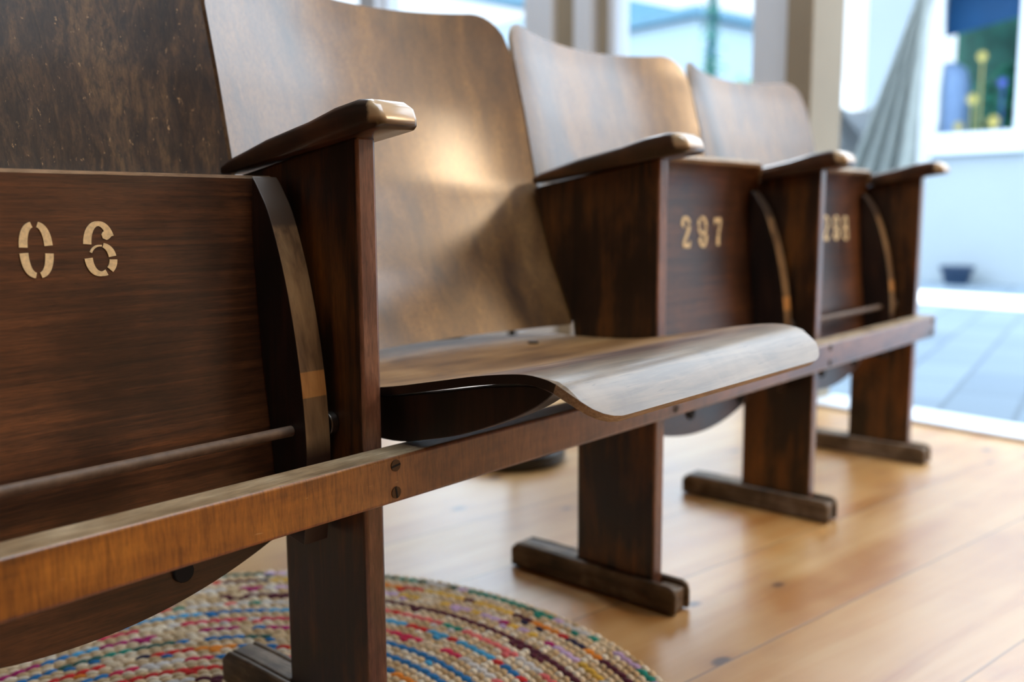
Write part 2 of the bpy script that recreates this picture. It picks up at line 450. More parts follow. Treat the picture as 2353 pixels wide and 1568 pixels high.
# ------------------------------------------------------------------ room shell
def struct(o): return tag(o, kind='structure')
CH = 2.85
struct(MB().box((-6.2, -3.6, -0.06), (0.07, 3.6, 0.0), T=H).build('floor', M['floor'], smooth=0))
struct(MB().box((-6.3, -3.6, 0), (-6.2, 3.6, CH), T=H).build('wall_left', M['dim'], smooth=0))
struct(MB().box((-6.2, 3.4, 0), (0.07, 3.5, CH), T=H).build('wall_back', M['dim'], smooth=0))
struct(MB().box((-6.2, -3.5, 0), (0.07, -3.4, CH), T=H).build('wall_front', M['tan'], smooth=0))
struct(MB().box((-0.07, -3.4, 0), (0.07, -0.95, CH), T=H).build('wall_right', M['white'], smooth=0))
ce = MB()  # leaves an unseen roof opening, added to brighten the room
ce.box((-6.3, -3.5, CH), (-2.7, 3.5, CH + 0.08), T=H); ce.box((-2.7, -0.25, CH), (0.1, 3.5, CH + 0.08), T=H); ce.box((-2.7, -3.5, CH), (0.1, -1.65, CH + 0.08), T=H)
ce.box((-0.9, -1.65, CH), (0.1, -0.25, CH + 0.08), T=H)
struct(ce.build('ceiling', M['ceil'], smooth=0))

def col(name, v0, v1, mat, u0=-0.07, u1=0.07, z1=2.85):
    return struct(MB().box((u0, v0, 0), (u1, v1, z1), T=H).build(name, mat, bevel=0.004))
# posts of the glazed wall
col('trim_1', 0.443, 0.528, M['beige'], -0.10, 0.06)
col('trim_2', 0.528, 0.662, M['frame'], -0.05, 0.09)
col('trim_3', 1.303, 1.356, M['beige'], -0.03, 0.05)
col('trim_4', 1.356, 1.445, M['frame'], -0.06, 0.08)
col('trim_5', 1.445, 1.548, M['beige'], -0.05, 0.05)
col('trim_6', 1.548, 1.706, M['frame'], -0.07, 0.09)
col('trim_7', 2.75, 2.9, M['frame'])
col('trim_8', -0.95, -0.85, M['frame'])
struct(MB().box((-0.07, -0.95, 2.74), (0.08, 3.5, CH), T=H).build('trim_10', M['frame'], smooth=0))

tm = MB()      # unseen door head and transom bars, added to streak the backrest reflections
tm.box((-0.05, -0.85, 2.08), (0.05, 0.443, 2.15), T=H)
for va in (-0.52, -0.16, 0.16): tm.box((-0.04, va, 2.15), (0.04, va + 0.09, 2.74), T=H)
struct(tm.build('added_door_head_bars', M['frame'], smooth=0))

def glazing(n, v0, v1, sill=0.05, bars=()):
    fr = MB(); t = 0.035
    for a, b in (((-0.03, v0, 0.0), (0.04, v1, sill)), ((-0.03, v0, 2.68), (0.04, v1, 2.74)), ((-0.03, v0, sill), (0.04, v0 + t, 2.68)), ((-0.03, v1 - t, sill), (0.04, v1, 2.68))):
        fr.box(a, b, T=H)
    for bz in bars: fr.box((-0.02, v0 + t, bz), (0.03, v1 - t, bz + 0.04), T=H)
    o = struct(fr.build('window_%d' % n, M['frame'], bevel=0.003))
    MB().box((0.002, v0 + t, sill), (0.006, v1 - t, 2.68), T=H).build('pane', M['glass'], o, smooth=0)
    return o
glazing(1, 0.66, 1.30)
glazing(2, 1.71, 2.75, sill=0.10)
glazing(5, 2.9, 3.4)
th = struct(MB().box((-0.075, -0.85, 0.0), (0.08, 0.44, 0.012), T=H).build('door_1', M['frame'], bevel=0.004))
MB().box((0.083, -0.85, -0.03), (0.1, 0.44, 0.006), T=H).build('door_seal', M['kerb'], th)

# ------------------------------------------------------------------ the row of seats
W = 0.52
row = empty('folding_seat_row', (0.507, 0.1, 0.0))
tag(row, 'row of old dark wooden folding cinema seats standing on the pine floor', 'cinema seats')
def P(o):
    o.parent = row; o.matrix_parent_inverse = Matrix.Translation((-0.507, -0.1, 0)); return o

# backrest front surface at its side edges, as y(z)
BE = [(0.36, 0.128), (0.398, 0.146), (0.49, 0.187), (0.602, 0.225), (0.715, 0.25), (0.816, 0.276), (0.88, 0.288)]
# side panels: leg and upper board in one
prof = [(0.0, 0.012), (0.136, 0.012), (0.137, 0.30)]
prof += [(interp(BE, z) - 0.0015, z) for z in (0.40, 0.45, 0.49, 0.55, 0.598)]
prof += [(0.0, 0.634)]
sp = P(MB().prism(prof, -0.025, 0.0, 0, [0] * (len(prof) - 1) + [1]).build('side_panel', [M['post'], M['postedge']], bevel=0.004, seg=3))
# foot: bar with a grooved front end
ft = MB()
def footring(x0, x1, y0, y1, zt, b):
    ft.prism([(y0, 0.002), (y1, 0.002), (y1, zt * 0.72), (y1 - 0.012, zt * 0.97), (y1 - 0.05, zt), (y0 + 0.012, zt), (y0 + 0.003, zt - 0.004), (y0, zt - 0.014)], x0, x1)
footring(-0.034, -0.0262, -0.042, 0.262, 0.042, 0)
footring(0.0012, 0.009, -0.042, 0.262, 0.042, 0)
ft.prism([(-0.037, 0.002), (0.262, 0.002), (0.262, 0.030), (0.25, 0.0405), (0.21, 0.0418), (0.138, 0.0418), (0.138, 0.011), (-0.002, 0.011), (-0.002, 0.034), (-0.037, 0.034)], -0.0262, 0.0012)
foot = P(ft.build('foot', M['foot'], bevel=0.003))
# armrest
top = [(-0.049, 0.648), (-0.043, 0.658), (-0.033, 0.6632), (-0.015, 0.6645), (0.016, 0.660), (0.056, 0.650), (0.129, 0.637), (0.2, 0.6195), (0.214, 0.613)]
bot = [(-0.049, 0.6405), (-0.043, 0.6375), (-0.015, 0.6335), (0.058, 0.6235), (0.13, 0.6145), (0.214, 0.604)]
hwid = [(-0.049, 0.0195), (-0.046, 0.0225), (-0.038, 0.0245), (0.06, 0.025), (0.214, 0.022)]
rings = []
for y in [-0.0495, -0.0485, -0.0465, -0.043, -0.038, -0.033, -0.025, -0.015, 0.0, 0.016, 0.035, 0.056, 0.09, 0.129, 0.165, 0.2, 0.214]:
    zt, zb, h = interp(top, y), interp(bot, y), interp(hwid, y)
    if y == -0.0495: zt -= 0.003; zb += 0.001; h -= 0.002
    c = 0.006; hh = zt - zb; c = min(c, hh * 0.35)
    ring = []
    for sx in (-1, 1):
        cor = [(h - 0.0015, zb), (h, zb + 0.0015), (h, zt - c), (h - c * 0.3, zt - c * 0.3), (h - c, zt)]
        if sx == -1: ring += [(-0.0125 - a, y, b) for a, b in cor]
        else: ring += [(-0.0125 + a, y, b) for a, b in cor[::-1]]
    rings.append(ring)
arm = MB().loft(rings).build('armrest', M['arm'], smooth=50); P(arm)
wsh = P(MB().cyl((-0.034, 0.048, 0.354), (-0.0251, 0.048, 0.354), 0.012, 20).cyl((-0.036, 0.048, 0.354), (-0.033, 0.048, 0.354), 0.006, 12).build('pivot_washer', M['metal'], bevel=0.001))
for k in (-1, 1, 2, 3):
    for o in (sp, foot, arm):
        dup(o, (k * W, 0, 0))
    if k in (2, 3): dup(wsh, (k * W, 0, 0))
foot.location = (0, 0, 0.008); foot_left = [o for o in row.children if o.name.startswith('foot') and abs(o.location.x + W) < 1e-6][0]; foot_left.location.z = 0.008

# backrests
def backrest(mat):
    NU, NV = 44, 36; hw = 0.2575; mb = MB(); xc = 0.2475; rc = 0.056
    grid = []
    for side in (0, 1):
        for j in range(NV + 1):
            for i in range(NU + 1):
                s = -1 + 2 * i / NU
                s = math.sin(s * math.pi / 2) * 0.35 + s * 0.65
                x = s * hw
                zt = 0.842 + 0.018 * s * s
                dx = abs(x) - (hw - rc)
                if dx > 0: zt -= (rc - math.sqrt(max(rc * rc - dx * dx, 0))) * 1.2 
                dxb = abs(x) - (hw - 0.012)
                zb = 0.397 + (0.012 - math.sqrt(max(0.012 ** 2 - dxb * dxb, 0)) if dxb > 0 else 0)
                z = zb + (zt - zb) * j / NV
                sag = (0.034 + 0.022 * (z - 0.4) / 0.45) * (1 - abs(s) ** 2.1)
                y = interp(BE, z) + sag + (0.0085 if side else 0)
                grid.append((xc + x, y, z))
    n1 = NU + 1; tot = n1 * (NV + 1); fs = []; ms = []
    for side in (0, 1):
        for j in range(NV):
            for i in range(NU):
                a = side * tot + j * n1 + i; fs.append((a, a + 1, a + n1 + 1, a + n1)); ms.append(0)
    for i in range(NU):
        fs.append((i, i + 1, tot + i + 1, tot + i)); ms.append(1)
        a = NV * n1 + i; fs.append((a, a + 1, tot + a + 1, tot + a)); ms.append(1)
    for j in range(NV):
        for a in (j * n1, j * n1 + NU):
            fs.append((a, a + n1, tot + a + n1, tot + a)); ms.append(1)
    mb.add(grid, fs, ms)
    return mb.build('backrest', [mat, M['edge']], smooth=60)
b1 = P(backrest(M['back']))
for k in (1, 2): dup(b1, (k * W, 0, 0))
b0 = P(backrest(M['backworn'])); b0.location = (-W, 0, 0)
b0['label'] = 'darker scratched backrest'

# seats
XC, HW, TK = 0.2475, 0.24, 0.0085
def seat_sheet(pts, front_r, rear_fn, folded, mats, dish=0.004, rim=0):
    """pts: (y,z) upper/sitting surface from rear to front; returns MB with materials 0 top,1 underside,2 side edge,3 front edge"""
    pts = smoothpts(pts, 5)
    L = [0.0]
    for a, b in zip(pts, pts[1:]): L.append(L[-1] + math.hypot(b[0] - a[0], b[1] - a[1]))
    T = L[-1]
    nr = []
    for i in range(len(pts)):
        a = pts[max(i - 1, 0)]; b = pts[min(i + 1, len(pts) - 1)]
        d = (b[0] - a[0], b[1] - a[1]); m = math.hypot(*d); nr.append((-d[1] / m, d[0] / m))
    def at(s):
        s = min(max(s, 0), T)
        for i in range(len(L) - 1):
            if s <= L[i + 1]:
                t = (s - L[i]) / (L[i + 1] - L[i])
                return [pts[i][k] * (1 - t) + pts[i + 1][k] * t for k in (0, 1)] + [nr[i][k] * (1 - t) + nr[i + 1][k] * t for k in (0, 1)]
        return list(pts[-1]) + list(nr[-1])
    NU, NV = 36, 44; n1 = NU + 1; grid = []
    for side in (0, 1):
        for j in range(NV + 1):
            for i in range(n1):
                s = -1 + 2 * i / NU; s = math.sin(s * math.pi / 2) * 0.5 + s * 0.5
                x = s * HW
                s0 = rear_fn(abs(x)); dx = abs(x) - (HW - front_r)
                s1 = T - ((front_r - math.sqrt(max(front_r ** 2 - dx * dx, 0))) * 0.95 if dx > 0 else 0)
                ss = s0 + (s1 - s0) * j / NV
                if rim: ss = s0 + (s1 - rim - s0) * j / (NV - 1) if j < NV else s1
                y, z, ny, nz = at(ss)
                dd = -dish * (1 - s * s) * math.sin(math.pi * min(max(ss / T, 0), 1))
                if side: dd -= TK * folded[0]
                y += ny * dd * folded[1]; z += nz * dd * folded[1]
                grid.append((XC + x, y, z))
    tot = n1 * (NV + 1); fs = []; ms = []
    for side in (0, 1):
        for j in range(NV):
            for i in range(NU):
                a = side * tot + j * n1 + i; fs.append((a, a + 1, a + n1 + 1, a + n1)); ms.append(3 if (side == 0 and rim and j == NV - 1) else side)
    for i in range(NU):
        fs.append((i, i + 1, tot + i + 1, tot + i)); ms.append(3)
        a = NV * n1 + i; fs.append((a, a + 1, tot + a + 1, tot + a)); ms.append(3)
    for j in range(NV):
        for a in (j * n1, j * n1 + NU):
            fs.append((a, a + n1, tot + a + n1, tot + a)); ms.append(2)
    return MB().add(grid, fs, ms)

rear = lambda ax: 1.0 * ax * ax + (0.03 if ax > HW * 0.999 else 0) * 0
# lowered seat between the nearest and the second side panel
down = [(0.222, 0.389), (0.16, 0.383), (0.07, 0.384), (0.008, 0.390), (-0.065, 0.404), (-0.122, 0.4155), (-0.17, 0.4225), (-0.193, 0.4225), (-0.213, 0.4185), (-0.230, 0.4085), (-0.242, 0.397), (-0.25, 0.3895)]
# smoothing direction runs rear->front: left normal must point up
sd_ = seat_sheet(down, 0.05, rear, (1, -1), None)
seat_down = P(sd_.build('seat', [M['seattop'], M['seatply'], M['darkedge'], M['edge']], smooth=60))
seat_down['label'] = 'lowered seat board with pale worn front lip'
def br_down(x0, x1):
    bottom = [(0.115, 0.374), (0.11, 0.352), (0.085, 0.338), (0.04, 0.3335), (-0.005, 0.3345), (-0.05, 0.344), (-0.09, 0.3545), (-0.13, 0.369), (-0.165, 0.384), (-0.19, 0.398), (-0.203, 0.409)]
    topl = [(-0.19, 0.4115), (-0.17, 0.411), (-0.122, 0.404), (-0.065, 0.3925), (0.008, 0.379), (0.07, 0.373)]
    return MB().prism(smoothpts(bottom, 4) + topl, x0, x1).build('bracket', [M['bracket']], bevel=0.001)
for xx in (0.018, 0.452):
    o = br_down(xx, xx + 0.025); o.parent = seat_down
for bx in (XC - 0.145, XC + 0.145):
    for by in (0.135,):
        zz = 0.3835
        MB().cyl((bx, by, zz - 0.004), (bx, by, zz + 0.0008), 0.0075, 16).build('bolt', M['darkmetal'], seat_down, bevel=0.0008)

# folded seats: the underside faces the room
FU = [(0.0835, 0.196), (0.092, 0.27), (0.099, 0.345), (0.107, 0.41), (0.113, 0.47), (0.1175, 0.54), (0.1185, 0.58), (0.1155, 0.608), (0.107, 0.628), (0.092, 0.644)]
FS = [(0.0835, 0.196), (0.092, 0.27), (0.099, 0.345), (0.107, 0.41), (0.112, 0.47), (0.116, 0.54), (0.118, 0.599)]
YZ = {True: [(z, y) for y, z in FU], False: [(z, y) for y, z in FS]}
def folded(k, lip, digits, spot):
    src = FU if lip else FS
    # sheet built with surface 0 = underside facing the room, surface 1 behind
    s = seat_sheet(src, 0.045 if lip else 0.004, rear, (1, 1), None, dish=0.0, rim=0.0075 if lip else 0.003)
    # seat_sheet's normal for an upward running line points to -y: thickness goes the other way
    o = P(s.build('seat', [M['seatply'], M['back'], M['darkedge'], M['edge']], smooth=60))
    o.location = (k * W, 0, 0)
    ztop = 0.598
    front = [(0.112, ztop), (0.1065, 0.592), (0.0985, 0.581), (0.088, 0.565), (0.076, 0.537), (0.063, 0.498), (0.052, 0.452), (0.044, 0.405), (0.0395, 0.36), (0.0385, 0.32), (0.042, 0.28), (0.048, 0.236)]
    fr = smoothpts(front, 3)
    back = [(0.086, 0.243), (0.0975, 0.345), (0.1055, 0.41), (0.111, 0.47), (0.115, 0.54)]
    for xx in (0.008, 0.456):
        pr = fr + back
        m = [1] * (len(fr) - 1) + [0] * (len(back) + 1)
        b = MB().prism(pr, xx, xx + 0.029, 0, m).build('bracket', [M['bracket'], M['bracketedge']], o, bevel=0.0012)
    MB().cyl((0.037, 0.062, 0.350), (0.46, 0.062, 0.350), 0.0054, 16).build('pivot_rod', M['rod'], o)
    for bx in ((XC + 0.10,) if k == -1 else (XC - 0.03, XC + 0.14)):
        MB().cyl((bx, 0.092, 0.232), (bx, 0.0835, 0.232), 0.010, 18).build('bolt', M['slot'], o, bevel=0.001)
    for dg in digits: dg.parent = o
    return o

# stencilled numbers ----------------------------------------------------------
def ribbon(mb, pts, widths, yf, ox, oz, h, lift=0.0):
    """pts in unit box (x right, y up); mapped to the leaning panel"""
    L, Rr = [], []
    for i, p in enumerate(pts):
        a = pts[max(i - 1, 0)]; b = pts[min(i + 1, len(pts) - 1)]
        d = (b[0] - a[0], b[1] - a[1]); m = math.hypot(*d) or 1; n = (-d[1] / m, d[0] / m); wd = widths[i] / 2
        L.append((p[0] + n[0] * wd, p[1] + n[1] * wd)); Rr.append((p[0] - n[0] * wd, p[1] - n[1] * wd))
    def V(q, e):
        x = ox + q[0] * h; z = oz + q[1] * h
        return (x, yf(z) - e - (lift if e > 0 else 0), z)
    rings = [[V(l, 0.0007), V(r, 0.0007), V(r, -0.0003), V(l, -0.0003)] for l, r in zip(L, Rr)]
    mb.loft(rings)
def arc(cx, cy, rx, ry, a0, a1, wn, wx, e=2.4, n=14):
    pts, ws = [], []
    for i in range(n + 1):
        a = R(a0 + (a1 - a0) * i / n); c, s = math.cos(a), math.sin(a)
        pts.append((cx + rx * math.copysign(abs(c) ** (2 / e), c), cy + ry * math.copysign(abs(s) ** (2 / e), s)))
        ws.append(wn + (wx - wn) * abs(c))
    return pts, ws
def glyph(ch):
    S = []
    if ch == '0':
        for a0, a1 in ((6, 80), (100, 176), (184, 262), (278, 354)): S.append(arc(0.28, 0.5, 0.215, 0.445, a0, a1, 0.09, 0.145))
    elif ch in '69':
        S.append(arc(0.30, 0.56, 0.225, 0.40, 22, 176, 0.085, 0.15, 2.1))
        S.append(([(0.46, 0.83), (0.455, 0.80), (0.445, 0.75), (0.445, 0.70), (0.455, 0.665)], [0.05, 0.14, 0.19, 0.15, 0.03]))
        S.append(arc(0.30, 0.38, 0.225, 0.335, 186, 292, 0.085, 0.15, 2.2))
        S.append(arc(0.30, 0.31, 0.235, 0.26, -48, -2, 0.11, 0.145, 2.1))
        S.append(arc(0.30, 0.31, 0.225, 0.265, 9, 74, 0.06, 0.145, 2.1))
        S.append(arc(0.30, 0.31, 0.20, 0.25, 80, 150, 0.03, 0.045, 2.1) if ch == '6' else arc(0.30, 0.31, 0.215, 0.26, 78, 165, 0.08, 0.12, 2.1))
        if ch == '9': S = [([(0.60 - x, 1.0 - y) for x, y in p], w_) for p, w_ in S]
    elif ch == '2':
        S.append(([(0.10, 0.72), (0.135, 0.69), (0.17, 0.72)], [0.10, 0.13, 0.09]))
        S.append(arc(0.28, 0.73, 0.2, 0.22, 188, 5, 0.08, 0.15, 2.1))
        S.append(([(0.475, 0.69), (0.43, 0.55), (0.31, 0.38), (0.17, 0.22), (0.1, 0.12)], [0.15, 0.15, 0.12, 0.11, 0.10]))
        S.append(([(0.08, 0.06), (0.2, 0.085), (0.34, 0.06), (0.46, 0.07), (0.5, 0.12)], [0.12, 0.13, 0.14, 0.13, 0.06]))
        S.append(([(0.49, 0.1), (0.51, 0.22)], [0.06, 0.04]))
    elif ch == '7':
        S.append(([(0.06, 0.88), (0.3, 0.88), (0.5, 0.88)], [0.15, 0.14, 0.16]))
        S.append(([(0.09, 0.84), (0.08, 0.72)], [0.07, 0.04]))
        S.append(([(0.49, 0.84), (0.4, 0.62), (0.32, 0.45)], [0.07, 0.09, 0.13]))
        S.append(([(0.31, 0.41), (0.27, 0.25), (0.26, 0.05)], [0.13, 0.16, 0.18]))
    elif ch == '8':
        for a0, a1 in ((6, 82), (98, 174), (186, 262), (278, 354)):
            S.append(arc(0.28, 0.73, 0.175, 0.215, a0, a1, 0.08, 0.14, 2.1)); S.append(arc(0.28, 0.27, 0.2, 0.235, a0, a1, 0.08, 0.145, 2.1))
    return S
def number(txt, x0, pitch, z0, h, lip):
    prof_ = YZ[lip]; yf = lambda z: interp(prof_, z); out = []
    for i, ch in enumerate(txt):
        mb = MB()
        for gi, (p, w_) in enumerate(glyph(ch)): ribbon(mb, p, w_, yf, x0 + i * pitch - 0.28 * h, z0 - i * 0.0008, h, 0.00006 * gi)
        out.append(mb.build('painted_digit', M['cream'], smooth=0))
    return out
# coordinates local to each seat bay
s306 = folded(-1, False, number('06', -0.2715 + W, 0.0525, 0.509, 0.0475, False), 0)
s306['label'] = 'nearest folded seat board with 0 and 6 painted on it'
s297 = folded(1, True, number('297', 0.761 - W, 0.0525, 0.502, 0.052, True), 0)
s297['label'] = 'folded seat board with 297 painted on it'
s298 = folded(2, True, number('298', 1.318 - 2 * W, 0.051, 0.500, 0.052, True), 0)
s298['label'] = 'folded seat board with 298 painted on it'

# front rail, screwed to the posts
rl = MB()
xa, xb = -0.62, 3 * W + 0.0
ya, yb, za, zb = -0.0385, -0.0005, 0.2865, 0.3325
rl.add([(xa, ya, za), (xb, ya, za), (xb, yb, za), (xa, yb, za), (xa, ya, zb), (xb, ya, zb), (xb, yb, zb), (xa, yb, zb)],
       [(0, 3, 2, 1), (4, 5, 6, 7), (0, 1, 5, 4), (1, 2, 6, 5), (2, 3, 7, 6), (3, 0, 4, 7)], [0, 1, 0, 0, 0, 0])
rail = P(rl.build('front_rail', [M['rail'], M['railtop']], bevel=0.0035, seg=3))
def screw(x, z, ang):
    mb = MB(); mb.cyl((x, ya + 0.001, z), (x, ya - 0.0008, z), 0.0058, 20)
    ca, sa = math.cos(ang), math.sin(ang)
    vs = []
    for yy in (ya - 0.0006, ya - 0.0011):
        for a, b in ((-0.0056, -0.0009), (0.0056, -0.0009), (0.0056, 0.0009), (-0.0056, 0.0009)):
            vs.append((x + a * ca - b * sa, yy, z + a * sa + b * ca))
    mb.add(vs, [(0, 3, 2, 1), (4, 5, 6, 7), (0, 1, 5, 4), (1, 2, 6, 5), (2, 3, 7, 6), (3, 0, 4, 7)], 1)
    mb.build('screw', [M['darkmetal'], M['slot']], rail, smooth=30)
for x in (-0.0185, 0.486, 0.994, 1.535):
    screw(x, 0.3235, 0.15 if x < 0 else 1.1); screw(x, 0.297, 1.75 if x < 0 else 0.4)

# ------------------------------------------------------------------ braided rug
def rug():
    pal = {'t': srgb(28, 140, 122), 'r': srgb(205, 34, 30), 'o': srgb(236, 140, 36), 'y': srgb(232, 186, 70), 'm': srgb(170, 14, 104), 'p': srgb(214, 34, 84),
           'b': srgb(28, 116, 180), 'c': srgb(70, 168, 220), 'n': srgb(34, 28, 62), 'd': srgb(86, 14, 40), 'l': srgb(206, 176, 214), 'w': srgb(214, 210, 206), 'g': srgb(40, 92, 84), 'k': srgb(232, 110, 110), 's': srgb(160, 190, 160)}
    ringsets = ['ttwgl', 'rodyn', 'lymlw', 'ddddm', 'ktkrw', 'bcrbc', 'ppwpk', 'bbmcm', 'bbbgt', 'rbonr', 'bwbpt', 'rrkrp', 'ndbmw', 'oymor', 'tbcwt', 'rnord', 'bcbmw', 'ptpkr', 'ygtoy', 'rbrbn']
    jute = [srgb(220, 194, 154), srgb(232, 210, 176), srgb(208, 178, 134), srgb(240, 226, 200)]
    cx, cy, R0 = -0.175, 0.127, 0.557; PR = 0.0277
    V, F, C = [], [], []
    rnd = random.Random(3)
    NL, NR = 7, 5
    def lobe(r, a, lr, lt, slant, col):
        o = len(V)
        px, py = cx + r * math.cos(a), cy + r * math.sin(a)
        tx, ty = -math.sin(a), math.cos(a); rx, ry = math.cos(a), math.sin(a)
        ct, st = math.cos(slant), math.sin(slant)
        for j in range(NR):
            ph = (j / (NR - 1)) * math.pi / 2 * 0.94
            zz = 0.004 + 0.0052 * math.sin(ph); k = math.cos(ph)
            for i in range(NL):
                q = 2 * math.pi * i / NL
                e, f = lt * k * math.cos(q), lr * k * math.sin(q)
                e, f = e * ct - f * st, e * st + f * ct
                V.append((px + tx * e + rx * f, py + ty * e + ry * f, zz))
        for j in range(NR - 1):
            for i in range(NL):
                F.append((o + j * NL + i, o + j * NL + (i + 1) % NL, o + (j + 1) * NL + (i + 1) % NL, o + (j + 1) * NL + i)); C.append(col)
        F.append(tuple(o + (NR - 1) * NL + i for i in range(NL))); C.append(col)
    nr = int(R0 / PR)
    for ri in range(nr):
        ro = R0 - 0.005 - ri * PR
        if ro < 0.03: break
        cols = ringsets[ri % len(ringsets)]
        for row_, rr in enumerate((ro - 0.003, ro - 0.0115, ro - 0.0205)):
            n = max(8, int(2 * math.pi * rr / (0.0175 if row_ == 1 else 0.0145))); run = 0; cc = jute[0]
            for i in range(n):
                a = 2 * math.pi * (i + (0.5 if row_ % 2 else 0)) / n
                if row_ == 1:
                    if run <= 0:
                        if rnd.random() < 0.07: cc = rnd.choice(jute)
                        else: cc = pal[rnd.choice(cols)]
                        run = rnd.choice((1, 1, 2, 2, 3))
                    run -= 1; col_ = cc
                else:
                    col_ = rnd.choice(jute)
                    if row_ == 2 and rnd.random() < 0.12: col_ = pal[rnd.choice(cols)]
                v_ = rnd.uniform(0.9, 1.15)
                lobe(rr + rnd.uniform(-.0008, .0008), a, 0.0078 if row_ == 1 else 0.0062, 0.0118 if row_ == 1 else 0.0095, (0.36 if row_ != 1 else -0.22) + rnd.uniform(-.12, .12), (col_[0] * v_, col_[1] * v_, col_[2] * v_, 1))
        # backing ring under the braid
    o = len(V); n = 96
    for zz in (0.001, 0.0065):
        for i in range(n): V.append((cx + (R0 - 0.008) * math.cos(2 * math.pi * i / n), cy + (R0 - 0.008) * math.sin(2 * math.pi * i / n), zz))
    F.append(tuple(o + n + i for i in range(n))); C.append(srgb(150, 118, 78))
    F.append(tuple(o + i for i in range(n))[::-1]); C.append(srgb(150, 118, 78))
    for i in range(n): F.append((o + i, o + (i + 1) % n, o + n + (i + 1) % n, o + n + i)); C.append(srgb(150, 118, 78))
    me = bpy.data.meshes.new('braided_rug'); me.from_pydata(V, [], F)
    at = me.color_attributes.new('Col', 'FLOAT_COLOR', 'CORNER')
    data = []
    for f, c in zip(F, C): data += list(c) * len(f)
    at.data.foreach_set('color', data)
    me.polygons.foreach_set('use_smooth', [True] * len(me.polygons))
    k = NT('braided_cotton_and_jute')
    va = k.n('ShaderNodeVertexColor', layer_name='Col')
    fz = k.noise(k.coords((500,) * 3, False), 1, 3)
    k.color(k.mix(1.0, va.outputs[0], k.ramp(fz, [(0.3, (0.72, 0.72, 0.72, 1)), (0.7, (1, 1, 1, 1))]), 'MULTIPLY'))
    k.rough(0.95); k.bump(fz, 0.6, 0.001)
    me.materials.append(k.m)
    o = bpy.data.objects.new('braided_rug', me); COL.objects.link(o)
    tag(o, 'round braided rug of jute and many-coloured cloth under the nearest seats', 'rug')
rug()

# black round foot of something standing behind the seats
def lathe(pts, c, seg=32, m=0, mb=None):
    mb = mb or MB()
    mb.loft([[(c[0] + r * math.cos(2 * math.pi * i / seg), c[1] + r * math.sin(2 * math.pi * i / seg), c[2] + z) for i in range(seg)] for r, z in pts], m)
    return mb
base = empty('floor_lamp', (0.985, 0.695, 0))
tag(base, 'black round base of a lamp on the floor behind the lowered seat', 'lamp')
o = lathe([(0.105, 0.002), (0.12, 0.006), (0.122, 0.03), (0.115, 0.038), (0.02, 0.043), (0.012, 0.05)], (0, 0, 0)).build('base', M['blackplastic'], base, smooth=40)
o = MB().cyl((0, 0, 0.045), (0, 0, 0.33), 0.009, 12).build('pole', M['blackplastic'], base, smooth=40)

# low dark box by the glazing, seen in the gap under the backrest
c = H(-0.22, 2.1)
o = MB().box((-0.1, -0.07, 0.0), (0.1, 0.07, 0.17)).box((-0.104, -0.074, 0.155), (0.104, 0.074, 0.172)).build('storage_box', M['blackplastic'], bevel=0.006)
o.location = c; o.rotation_euler.z = TH
tag(o, 'small black box on the floor by the glazed wall', 'box')

# ------------------------------------------------------------------ outside
struct(MB().box((0.1, -5, -0.08), (12, 9, -0.02), T=H).build('patio_floor', M['slab'], smooth=0))
# white house opposite with a window opening
UF = 5.15
fc = MB(); z0 = -0.02
WV0, WV1, WZ0, WZ1 = 2.08, 2.79, 1.16, 2.6
fc.box((UF, 1.2, z0), (UF + 0.25, 3.35, WZ0), T=H); fc.box((UF, 1.2, WZ0), (UF + 0.25, WV0, 3.0), T=H)
fc.box((UF, WV1, WZ0), (UF + 0.25, 3.35, 3.0), T=H); fc.box((UF, WV0, WZ1), (UF + 0.25, WV1, 3.0), T=H)
struct(fc.build('wall_garden_house', M['facade'], smooth=0))
fr = MB(); t = 0.09
fr.box((UF - 0.05, WV0 - t, WZ0 - 0.16), (UF + 0.02, WV1 + t, WZ0), T=H); fr.box((UF - 0.05, WV0 - t, WZ0), (UF + 0.02, WV0, WZ1), T=H)
fr.box((UF - 0.05, WV1, WZ0), (UF + 0.02, WV1 + t, WZ1), T=H); fr.box((UF - 0.05, WV0 - t, WZ1), (UF + 0.02, WV1 + t, WZ1 + t), T=H)
wn = struct(fr.build('window_6', M['frame'], bevel=0.005))
MB().box((UF, WV0, WZ0), (UF + 0.006, WV1, WZ1), T=H).build('pane', M['glass'], wn, smooth=0)
# objects behind the pane, standing in for the garden reflected in it
def leaves(c, rad, n, mat, name, label, cat, size=0.05, seed=1, extra=None):
    rnd = random.Random(seed); mb = MB()
    for i in range(n):
        d = Vector((rnd.gauss(0, 1), rnd.gauss(0, 1), rnd.gauss(0, 1))).normalized() * (rnd.random() ** 0.4)
        p = Vector(c) + Vector((d.x * rad[0], d.y * rad[1], d.z * rad[2]))
        a = Vector((rnd.gauss(0, 1), rnd.gauss(0, 1), rnd.gauss(0, 1))).normalized(); b = a.orthogonal().normalized()
        s = size * rnd.uniform(0.6, 1.3); nn = a.cross(b)
        mb.add([p - a * s, p - b * s * .45 + nn * s * .1, p + a * s, p + b * s * .45 + nn * s * .1], [(0, 1, 2, 3)], 0)
    mb.cyl((c[0], c[1], -0.02), (c[0], c[1], c[2]), 0.02, 8, 1)
    o = mb.build(name, [mat, M['beige']], smooth=0, recalc=False)
    tag(o, label, cat)
    return o
q = H(UF + 0.75, 2.45, 1.3); leaves(q, (0.25, 0.26, 0.5), 1500, M['leaf'], 'leafy_shrub', 'dark green shrub standing in for the garden reflected in the middle of the house window', 'shrub', 0.05, 2)
q = H(UF + 0.75, 1.86, 1.45); leaves(q, (0.25, 0.26, 0.42), 1500, M['leaf2'], 'leafy_shrub', 'paler green shrub standing in for the garden reflected at the right edge of the house window', 'shrub', 0.05, 5)
